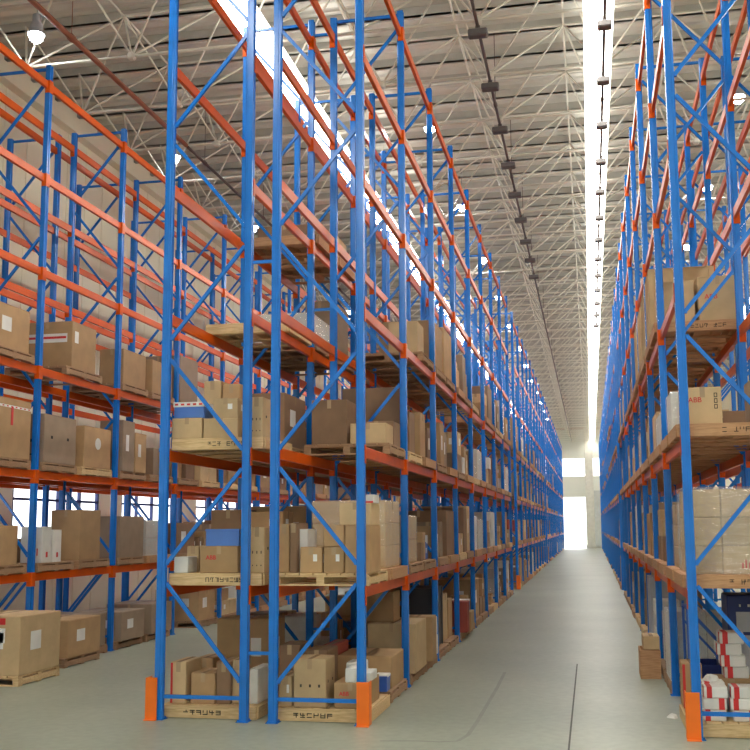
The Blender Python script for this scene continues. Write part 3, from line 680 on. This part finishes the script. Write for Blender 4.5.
# meshes of cartons ------------------------------------------------
def carton_meshes(b):
    sx, sy, sz = b['sx'], b['sy'], b['sz']; hx, hy = sx/2, sy/2; n = b['noun']; st = b['style']
    body = MB(); extra = []
    e = .0018
    if n == 'bin' or n == 'tray':
        t = .012; body.bev(-hx, hx, -hy, hy, 0, t, .004)
        for a, c, d, f in ((-hx, -hx+t, -hy, hy), (hx-t, hx, -hy, hy), (-hx+t, hx-t, -hy, -hy+t), (-hx+t, hx-t, hy-t, hy)): body.bev(a, c, d, f, t*.5, sz, .003)
        body.bev(-hx-.008, hx+.008, -hy-.008, -hy+.006, sz-.025, sz, .003).bev(-hx-.008, hx+.008, hy-.006, hy+.008, sz-.025, sz, .003)
    elif n == 'crate':
        body.bev(-hx+.015, hx-.015, -hy+.015, hy-.015, .01, sz-.01, .004)
        for x in (-hx, 0-.04, hx-.08):
            body.bev(x, x+.08, -hy, -hy+.014, 0, sz, .003).bev(x, x+.08, hy-.014, hy, 0, sz, .003)
        for y in (-hy+.016, -.04, hy-.096): body.bev(-hx, -hx+.014, y, y+.08, 0, sz, .003).bev(hx-.014, hx, y, y+.08, 0, sz, .003)
        body.bev(-hx, hx, -hy, hy, sz-.012, sz, .003)
    elif 'wrap' in b['deco']:
        k = max(1, round(sz/.32)); h = sz/k
        for i in range(2):
            for j in range(2):
                for l in range(k): body.bev(-hx+i*hx+.002, -hx+(i+1)*hx-.002, -hy+j*hy+.002, -hy+(j+1)*hy-.002, l*h, (l+1)*h-.003, .01)
    else:
        body.bev(-hx, hx, -hy, hy, 0, sz-.004, min(.01, sz*.08))
        if b['tape'] == 'x' : body.bev(-hx+.004, hx-.004, -hy+.002, -.003, sz-.006, sz, .002).bev(-hx+.004, hx-.004, .003, hy-.002, sz-.006, sz, .002)
        else: body.bev(-hx+.002, -.003, -hy+.004, hy-.004, sz-.006, sz, .002).bev(.003, hx-.002, -hy+.004, hy-.004, sz-.006, sz, .002)
    if b['tape'] and sz > .15:
        w = .028; t = MB(); dn = min(.12, sz*.3)
        if b['tape'] == 'y':
            t.box(-w, w, -hy-e, hy+e, sz-.001, sz+e); t.box(-w, w, -hy-e, -hy+.001, sz-dn, sz); t.box(-w, w, hy-.001, hy+e, sz-dn, sz)
        else:
            t.box(-hx-e, hx+e, -w, w, sz-.001, sz+e); t.box(-hx-e, -hx+.001, -w, w, sz-dn, sz); t.box(hx-.001, hx+e, -w, w, sz-dn, sz)
        extra.append(('tape', t, 'tape', None))
    side = 1 if b['x'] < 2 else -1
    def fr(u0, u1, v0, v1): return MB().box(-hx+u0*sx, -hx+u1*sx, -hy-e*1.5, -hy+.001, v0*sz, v1*sz)
    def sd(u0, u1, v0, v1):
        a, c = sorted((side*(hx+e*1.5), side*(hx-.001))); return MB().box(a, c, -hy+u0*sy, -hy+u1*sy, v0*sz, v1*sz)
    for dck in b['deco']:
        if dck == 'label':
            extra.append(('paper_label', fr(.6, .78, .45, .72), 'label', 'white paper label')); extra.append(('paper_label', sd(.25, .5, .4, .72), 'label', 'white paper label'))
        elif dck == 'redlabel':
            extra.append(('tape_label', fr(.1, .9, .55, .74), 'label', 'white tape label')); extra.append(('tape_stripe', fr(.12, .88, .63, .68).box(-hx+.12*sx, -hx+.88*sx, -hy-e*2, -hy, .63*sz, .68*sz), 'red', 'red stripe'))
            extra.append(('paper_label', sd(.1, .25, .55, .8), 'label', 'white paper label'))
        elif dck == 'redband':
            m_ = fr(0, 1, .84, .88); m_.add(sd(0, 1, .84, .88).v, sd(0, 1, 0, 1).f); extra.append(('paper_band', m_, 'label', 'white band'))
            m_ = MB()
            for i in range(9): m_.box(-hx+sx*(i+.2)/9, -hx+sx*(i+.6)/9, -hy-e*2.2, -hy, .85*sz, .87*sz); a, c = sorted((side*(hx+e*2.2), side*hx)); m_.box(a, c, -hy+sy*(i+.2)/9, -hy+sy*(i+.6)/9, .85*sz, .87*sz)
            m_.box(*sorted((side*(hx+e*2.2), side*hx)), -.03, .03, .55*sz, .86*sz)
            extra.append(('red_tape', m_, 'red', 'red tape'))
        elif dck == 'round':
            a = side*(hx+e*1.5); t = MB(); N = 20; t.add([(a, .0+.11*math.cos(2*math.pi*i/N), .6*sz+.11*math.sin(2*math.pi*i/N)) for i in range(N)], [tuple(range(N))])
            f_ = MB(); f_.add([(-.0+.11*math.cos(2*math.pi*i/N), -hy-e*1.5, .6*sz+.11*math.sin(2*math.pi*i/N)) for i in range(N)], [tuple(range(N))]); t.add(f_.v, f_.f)
            extra.append(('round_label', t, 'label', 'round white label'))
        elif dck == 'rededge': extra.append(('red_strip', fr(.0, .14, .02, .98), 'red', 'red strip'))
        elif dck == 'redback': extra.append(('red_strip', sd(.0, .2, .0, .98), 'redbrown', 'red edge'))
        elif dck == 'redlow': extra.append(('red_strip', fr(.1, .9, .0, .22), 'red', 'red strip'))
        elif dck == 'redlid':
            t = MB().bev(-hx-.006, hx+.006, -hy-.006, hy+.006, sz-.05, sz+.012, .004); extra.append(('lid', t, 'label', 'white lid'))
            t = MB()
            for i in range(5): t.box(-hx+sx*(i+.2)/5, -hx+sx*(i+.75)/5, -hy-.0085, -hy-.005, sz-.03, sz-.006)
            extra.append(('lid_print', t, 'red', 'red print'))
        elif dck == 'lid': extra.append(('lid', MB().bev(-hx-.006, hx+.006, -hy-.006, hy+.006, sz-.02, sz+.015, .004), 'label', 'white rim'))
        elif dck == 'redstripe':
            t = fr(.12, .34, .0, 1.0); t.box(-hx+.12*sx, -hx+.34*sx, -hy, hy, sz-.001, sz+e); t.add(sd(.1, .35, 0, 1).v, sd(0, 1, 0, 1).f); extra.append(('red_stripe', t, 'red', 'red stripe'))
        elif dck == 'redstripe2':
            t = fr(.66, .9, .0, 1.0); t.box(-hx+.66*sx, -hx+.9*sx, -hy, hy, sz-.001, sz+e); extra.append(('red_stripe', t, 'red', 'red stripe'))
        elif dck == 'redmark':
            t = MB(); 
            for i in range(3): t.box(-hx+sx*(.55+.1*i), -hx+sx*(.6+.1*i), -hy-e*1.5, -hy, .2*sz, (.4+.1*(i % 2))*sz)
            t.box(*sorted((side*(hx+e), side*hx)), -.08*sy, .12*sy, .15*sz, .3*sz)
            extra.append(('red_mark', t, 'red', 'red print'))
        elif dck == 'redspot':
            extra.append(('red_mark', fr(.62, .8, .86, .97), 'red', 'red seal')); extra.append(('paper_label', fr(.45, .8, .55, .8), 'label', 'paper seal'))
        elif dck == 'holes':
            t = MB()
            for i in range(3): t.box(-hx+sx*(.2+.28*i), -hx+sx*(.26+.28*i), -hy-e, -hy, .42*sz, .48*sz); t.box(-hx+sx*(.2+.28*i), -hx+sx*(.26+.28*i), -hy-e, -hy, .15*sz, .18*sz)
            for i in range(2): t.box(*sorted((side*(hx+e), side*hx)), sy*(-.3+.5*i), sy*(-.24+.5*i), .5*sz, .56*sz)
            extra.append(('punched_mark', t, 'black', 'dark punched holes'))
        elif dck in ('logo', 'abb'):
            fc = bpy.data.curves.new('lettering', 'FONT'); fc.body = 'ABB'; fc.size = .1*min(1, sz/.45) if dck == 'logo' else .19*sz; fc.offset = 0.0012; fc.extrude = .0008
            to = bpy.data.objects.new('lettering', fc); COL.objects.link(to)
            me = bpy.data.meshes.new_from_object(to.evaluated_get(bpy.context.evaluated_depsgraph_get())); bpy.data.objects.remove(to)
            me.transform(Matrix.Translation((-hx+sx*(.12 if dck == 'abb' else .16), -hy-.001, (.6 if dck == 'abb' else .5)*sz)) @ Matrix.Rotation(math.pi/2, 4, 'X'))
            me.materials.clear(); me.materials.append(M['red']); extra.append(('lettering', me, 'red', 'red lettering'))
            if dck == 'abb':
                t = MB()
                for k in range(3): t.box(hx-.2*sx, hx-.11*sx, -hy-e, -hy, (.42+.15*k)*sz, (.44+.15*k)*sz).box(hx-.2*sx, hx-.11*sx, -hy-e, -hy, (.52+.15*k)*sz, (.54+.15*k)*sz).box(hx-.2*sx, hx-.18*sx, -hy-e, -hy, (.42+.15*k)*sz, (.54+.15*k)*sz).box(hx-.13*sx, hx-.11*sx, -hy-e, -hy, (.42+.15*k)*sz, (.54+.15*k)*sz)
                extra.append(('handling_symbols', t, 'black', 'black handling symbols'))
    return body, extra
def merged(body, extra, mats):
    """one mesh of a carton with its tape and labels, for cartons too small in view to need parts"""
    out = MB(); out.add(body.v, body.f, 0)
    for nm, mb_, mt, _ in extra:
        if isinstance(mb_, MB):
            if mt not in mats: mats.append(mt)
            out.add(mb_.v, mb_.f, mats.index(mt))
    return out
NAMES = {'carton': 'cardboard_box', 'load': 'wrapped_load', 'bin': 'plastic_bin', 'tray': 'plastic_tray', 'crate': 'crate', 'packet': 'packet'}
CATS = {'carton': 'box', 'load': 'wrapped goods', 'bin': 'bin', 'tray': 'tray', 'crate': 'crate', 'packet': 'packet'}
# first pass: place plain bodies and see how large each shows
owner = {}
for i, b in enumerate(BOX):
    if 'body' not in b: b['mesh'] = carton_meshes(b)
    o = b['mesh'][0].build(NAMES[b['noun']], b['style'], None, (b['x'], b['y'], b['z']), b['rz']); b['obj'] = o; owner[o.name] = b; b['px'] = 0
for p in PAL:
    o = link('pallet', pallet_parts(p['kind'], p['wx'], p['wy'])['whole'], None, (p['x'], p['y'], p['z'])); p['obj'] = o; owner[o.name] = p; p['px'] = 0
from mathutils.bvhtree import BVHTree
bpy.context.view_layer.update()
cache, bv, bf, bo = {}, [], [], []
for ob in scene.objects:
    if ob.type != 'MESH' or ob.name.startswith(('trim', 'ceiling', 'overhead')): continue
    me = ob.data
    if me.name not in cache: cache[me.name] = ([v.co.copy() for v in me.vertices], [tuple(q.vertices) for q in me.polygons])
    vs, fs = cache[me.name]; o0 = len(bv); mw = ob.matrix_world
    bv += [mw @ v for v in vs]; bf += [tuple(o0+i for i in f) for f in fs]; bo += [ob.name]*len(fs)
tree = BVHTree.FromPolygons(bv, bf)
for v in range(1, 750, 2):
    for u in range(1, 750, 2):
        d = (fwd+RT*((u-PX)/F_)-UP*((v-PY)/F_)).normalized()
        q = tree.ray_cast(CAM, d)[2]
        if q is not None and bo[q] in owner: owner[bo[q]]['px'] += 1
del tree, bv, bf, bo, cache
PME = {id(p): p['obj'].data for p in PAL}
bpy.data.batch_remove([b['obj'] for b in BOX]+[p['obj'] for p in PAL])
boxes = sorted(BOX, key=lambda b: -b['px']); pals = sorted(PAL, key=lambda b: -b['px'])
keepb = [b for b in boxes if b['px'] >= 2 and b['noun'] == 'carton'][:300]+[b for b in boxes if b['noun'] != 'carton' and b['px'] >= 1]
keepp = [p for p in pals if p['px'] >= 2][:300]
print('BOXES', len(BOX), 'visible', sum(b['px'] > 0 for b in BOX), 'kept', len(keepb), 'min px', min(b['px'] for b in keepb), 'PALLETS', len(PAL), 'vis', sum(p['px'] > 0 for p in PAL), 'kept', len(keepp))
kb, kp = set(id(b) for b in keepb), set(id(p) for p in keepp)
rest, rmats = MB(), []
for b in BOX:
    if id(b) in kb or b['px'] == 0 and b['y'] > 12: continue
    ms = [b['style']]; mm = merged(*b['mesh'], ms)
    for k in ms:
        if k not in rmats: rmats.append(k)
    c, s = math.cos(b['rz']), math.sin(b['rz']); o0 = len(rest.v)
    rest.v += [(b['x']+x*c-y*s, b['y']+x*s+y*c, b['z']+z) for x, y, z in mm.v]
    rest.f += [tuple(o0+i for i in f) for f in mm.f]; rest.m += [rmats.index(ms[i]) for i in mm.m]; rest.sm += mm.sm
tag(rest.build('stacked_cartons', rmats), 'remaining small distant cartons filling the rack shelves', 'boxes', kind='stuff')
restp, pm = MB(), ['wood', 'wood_dark', 'wood_red']
for p in PAL:
    me = PME[id(p)]
    if id(p) in kp or p['px'] == 0 and p['y'] > 12: continue
    restp.add([(v.co.x+p['x'], v.co.y+p['y'], v.co.z+p['z']) for v in me.vertices], [tuple(q.vertices) for q in me.polygons], {'open': 0, 'fascia': 0, 'dark': 1, 'red': 2}[p['kind']])
tag(restp.build('stacked_pallets', pm), 'remaining small distant pallets under the cartons on the racks', 'pallets', kind='stuff')

# second pass: the kept ones with their parts
def stencil(n, w, h, seed):
    r = random.Random(seed); mb = MB(); x = -w/2; cw = w/n
    for i in range(n):
        if r.random() < .12: x += cw; continue
        a, b_ = x+cw*.1, x+cw*.85; t = cw*.14
        for k in range(4):
            ch = r.random()
            if ch < .45:
                xx = r.choice([a, (a+b_)/2, b_-t]); mb.box(xx, xx+t, -.0012, 0, r.choice([0, h*.45]), h)
            else:
                zz = r.choice([0, h*.43, h-t]); mb.box(a, b_, -.0012, 0, zz, zz+t)
        x += cw
    return mb
for p in keepp:
    pp = pallet_parts(p['kind'], p['wx'], p['wy']); wx, wy = p['wx'], p['wy']
    if p['px'] < 25:
        o = link('pallet', pp['whole'], None, (p['x'], p['y'], p['z']))
    else:
        o = link('pallet', None, None, (p['x'], p['y'], p['z']))
        link('deck', pp['deck'], o)
        for x in (-wx/2+.05, 0, wx/2-.05): link('stringer', pp['stringer'], o, (x, 0, 0))
        for y in (-wy/2+.056, 0, wy/2-.056): link('bottom_board', pp['bottom'], o, (0, y, 0))
        for y in (-wy/2+.056, 0, wy/2-.056): link('cross_board', pp['cross'], o, (0, y, 0))
        if p['kind'] in ('fascia', 'red'):
            f = link('fascia', pp['fascia'], o, (0, -wy/2-.011, 0))
            for x in (-wx/2-.011, wx/2+.011): link('side_board', pp['side'], o, (x, 0, 0))
            if p['marks']:
                mk = stencil(8 if p['marks'] == 1 else 6, .5, .055, int(p['x']*100+p['z']*10)).build('stencil_mark', 'black', f, (.12 if p['marks'] == 1 else -.08, -.0115, .045))
    tag(o, p['label'], 'pallet', 'timber pallets on the racks')
seen = {}
for b in keepb:
    body, extra = b['mesh']; loc = (b['x'], b['y'], b['z'])
    if b['px'] < 14 and not any(not isinstance(e[1], MB) for e in extra):
        ms = [b['style']]; o = merged(body, extra, ms).build(NAMES[b['noun']], ms, None, loc, b['rz'])
    else:
        o = body.build(NAMES[b['noun']], b['style'], None, loc, b['rz'])
        for nm, mb_, mt, lb in extra:
            c = mb_.build(nm, mt, o) if isinstance(mb_, MB) else link(nm, mb_, o)
            if lb: c['label'] = lb
    if 'wrap' in b['deco']:
        hx, hy, sz = b['sx']/2+.012, b['sy']/2+.012, b['sz']+.01
        f = MB().bev(-hx, hx, -hy, hy, .002, sz, .03).build('stretch_film', 'film', o)
        f['label'] = 'clear stretch film'
    lab = b['label']
    if lab in seen: print('DUPLICATE LABEL', lab)
    seen[lab] = 1
    if not 4 <= len(lab.replace(',', '').split()) <= 16: print('LABEL LENGTH', lab)
    tag(o, lab, CATS[b['noun']], {'carton': 'cartons on the pallet racks', 'packet': 'red striped white packets'}.get(b['noun']))
# stretch film round the block of eighteen pale cartons
f = MB(); x0, x1, y0, y1, z0, z1 = 3.745, 4.87, .05, 1.005, zsup(1)+PH+.002, zsup(1)+PH+.97
n = 10; ring = []
for k in range(n+1):
    zz = z0+(z1-z0)*k/n; w = [.012*math.sin(k*2.1+i*1.7) for i in range(8)]
    ring += [(x0-w[0]-.015, y0-.015, zz), ((x0+x1)/2, y0-.02-w[1], zz), (x1+w[2]+.015, y0-.015, zz), (x1+.02, (y0+y1)/2, zz), (x1+.015, y1+.015, zz), ((x0+x1)/2, y1+.02, zz), (x0-.015, y1+.015, zz), (x0-.02-w[3], (y0+y1)/2, zz)]
fs = [(k*8+i, k*8+(i+1) % 8, (k+1)*8+(i+1) % 8, (k+1)*8+i) for k in range(n) for i in range(8)]+[tuple(n*8+i for i in range(8))]
tag(f.add(ring, fs, 0, True).build('stretch_film', 'film'), 'clear stretch film round the pale carton block, right rack first shelf', 'film')

def paper(x, y, z, r, seed, label):
    q = random.Random(seed); mb = MB(); n = 9; top = (q.uniform(-.2, .2)*r, q.uniform(-.2, .2)*r, r*.8)
    ring = [(r*q.uniform(.7, 1.2)*math.cos(2*math.pi*i/n), r*q.uniform(.7, 1.2)*math.sin(2*math.pi*i/n), 0) for i in range(n)]
    mid = [(p_[0]*q.uniform(.5, .8), p_[1]*q.uniform(.5, .8), r*q.uniform(.3, .7)) for p_ in ring]
    mb.add(ring+mid+[top], [(i, (i+1) % n, n+(i+1) % n, n+i) for i in range(n)]+[(n+i, n+(i+1) % n, 2*n) for i in range(n)]+[tuple(reversed(range(n)))])
    tag(mb.build('crumpled_paper', 'white', None, (x, y, z)), label, 'paper')
paper(3.58, 1.0, 0, .065, 3, 'crumpled white paper on the floor beside the right rack orange guard')
paper(3.98, .5, PH+.366, .09, 5, 'crumpled white paper lying on the red striped packets')
# ---- other goods on the floor of the right rack
cb = link('steel_cabinet', None, None, (4.62, 1.6, 0))
tag(cb, 'dark blue steel cabinet with grey panels behind the red striped packets', 'cabinet')
MB().bev(-.32, .32, -.28, .28, .06, 1.42, .015).box(-.3, .3, -.25, .25, 0, .06).build('body', 'navy', cb)
MB().bev(-.22, .22, -.296, -.281, .98, 1.22, .004).build('panel', 'greypanel', cb); MB().bev(-.22, .22, -.296, -.281, .3, .94, .004).build('panel', 'greypanel', cb)
MB().box(-.18, -.16, -.29, -.28, 1.28, 1.31).box(-.08, -.05, -.29, -.28, 1.28, 1.31).box(.04, .08, -.29, -.28, 1.275, 1.315).box(.15, .17, -.29, -.28, 1.28, 1.31).build('indicator', 'label', cb)
tl = link('trolley', None, None, (4.04, 1.75, 0)); tag(tl, 'blue tubular trolley with slanted bars behind the right front upright', 'trolley')
mb = MB()
for y in (-.3, .3):
    mb.tube((-.2, y, .1), (-.2, y, 1.3), .018, 8).tube((.2, y, .1), (.2, y, .75), .018, 8).tube((-.2, y, 1.25), (.2, y, .8), .018, 8).tube((-.2, y, 1.05), (.2, y, .6), .015, 8).tube((-.2, y, .12), (.2, y, .12), .018, 8)
for x, zz in ((-.2, 1.25), (.2, .75), (-.2, .12), (.2, .12)): mb.tube((x, -.3, zz), (x, .3, zz), .018, 8)
mb.build('frame', 'blue_plastic', tl); MB().bev(-.2, .2, -.28, .28, .13, .16, .004).build('platform', 'navy', tl)
for x in (-.18, .18):
    for y in (-.27, .27): MB().tube((x, y-.02, .05), (x, y+.02, .05), .05, 12, cap=True).build('wheel', 'dark', tl)
bn = MB(); bn.bev(-.2, .2, -.3, .3, 0, .02, .005)
for a, c, d, e_ in ((-.2, -.185, -.3, .3), (.185, .2, -.3, .3), (-.185, .185, -.3, -.285), (-.185, .185, .285, .3)): bn.bev(a, c, d, e_, .01, .4, .004)
tag(bn.build('plastic_bin', 'navy', None, (4.04, 1.75, .161)), 'dark blue plastic bin standing in the blue trolley', 'bin')
for k in range(3):
    pl = link('flat_crate', None, None, (3.505, 4.3, .14*k)); tag(pl, 'reddish brown flat wooden crate, %s of three by the right rack' % ('lowest', 'middle', 'topmost')[k], 'crate', 'flat wooden crates by the right rack')
    MB().bev(-.15, .15, -.3, .3, 0, .02, .004).build('base', 'wood_red', pl)
    for y in (-.29, .29): MB().bev(-.15, .15, y-.01, y+.01, .02, .138, .004).build('end_board', 'wood_red', pl)
    for x in (-.14, .14): MB().bev(x-.01, x+.01, -.28, .28, .02, .138, .004).build('side_board', 'wood_red', pl)
o = MB().bev(-.12, .12, -.24, .24, 0, .2, .008).build('cardboard_box', 'kraft_pale', None, (3.53, 4.3, .42)); tag(o, 'pale carton on top of the three flat wooden crates', 'box')
MB().box(-.03, .03, -.242, .242, .199, .202).build('tape', 'tape', o)

# ------------------------------------------------------------------ light
sd_ = bpy.data.lights.new('sun', 'SUN'); sd_.energy = 14; sd_.angle = .02; sd_.color = (1, .96, .88)
so = bpy.data.objects.new('sun', sd_); COL.objects.link(so); so.location = (1, 120, 40)
so.rotation_euler = Vector((-.1, -1, -.75)).to_track_quat('-Z', 'Y').to_euler()
w = bpy.data.worlds.new('world'); scene.world = w; w.use_nodes = True
wn = w.node_tree; bg = wn.nodes['Background']; bg.inputs[0].default_value = (.95, .98, 1, 1)
tc = wn.nodes.new('ShaderNodeTexCoord'); sx_ = wn.nodes.new('ShaderNodeSeparateXYZ'); mr = wn.nodes.new('ShaderNodeMapRange')   # sky brighter towards the sun beyond the far door
wn.links.new(tc.outputs['Generated'], sx_.inputs[0]); wn.links.new(sx_.outputs['Y'], mr.inputs['Value'])
mr.inputs['From Min'].default_value = .2; mr.inputs['From Max'].default_value = .95; mr.inputs['To Min'].default_value = .8; mr.inputs['To Max'].default_value = 2.6
wn.links.new(mr.outputs[0], bg.inputs['Strength'])
sc = scene.view_settings; sc.view_transform = 'Standard'; sc.look = 'None'; sc.gamma = 1; sc.exposure = -.17; sc.use_curve_mapping = False
scene.cycles.use_denoising = True; scene.cycles.max_bounces = 10; scene.cycles.diffuse_bounces = 6; scene.cycles.transparent_max_bounces = 16
scene.cycles.sample_clamp_indirect = 8
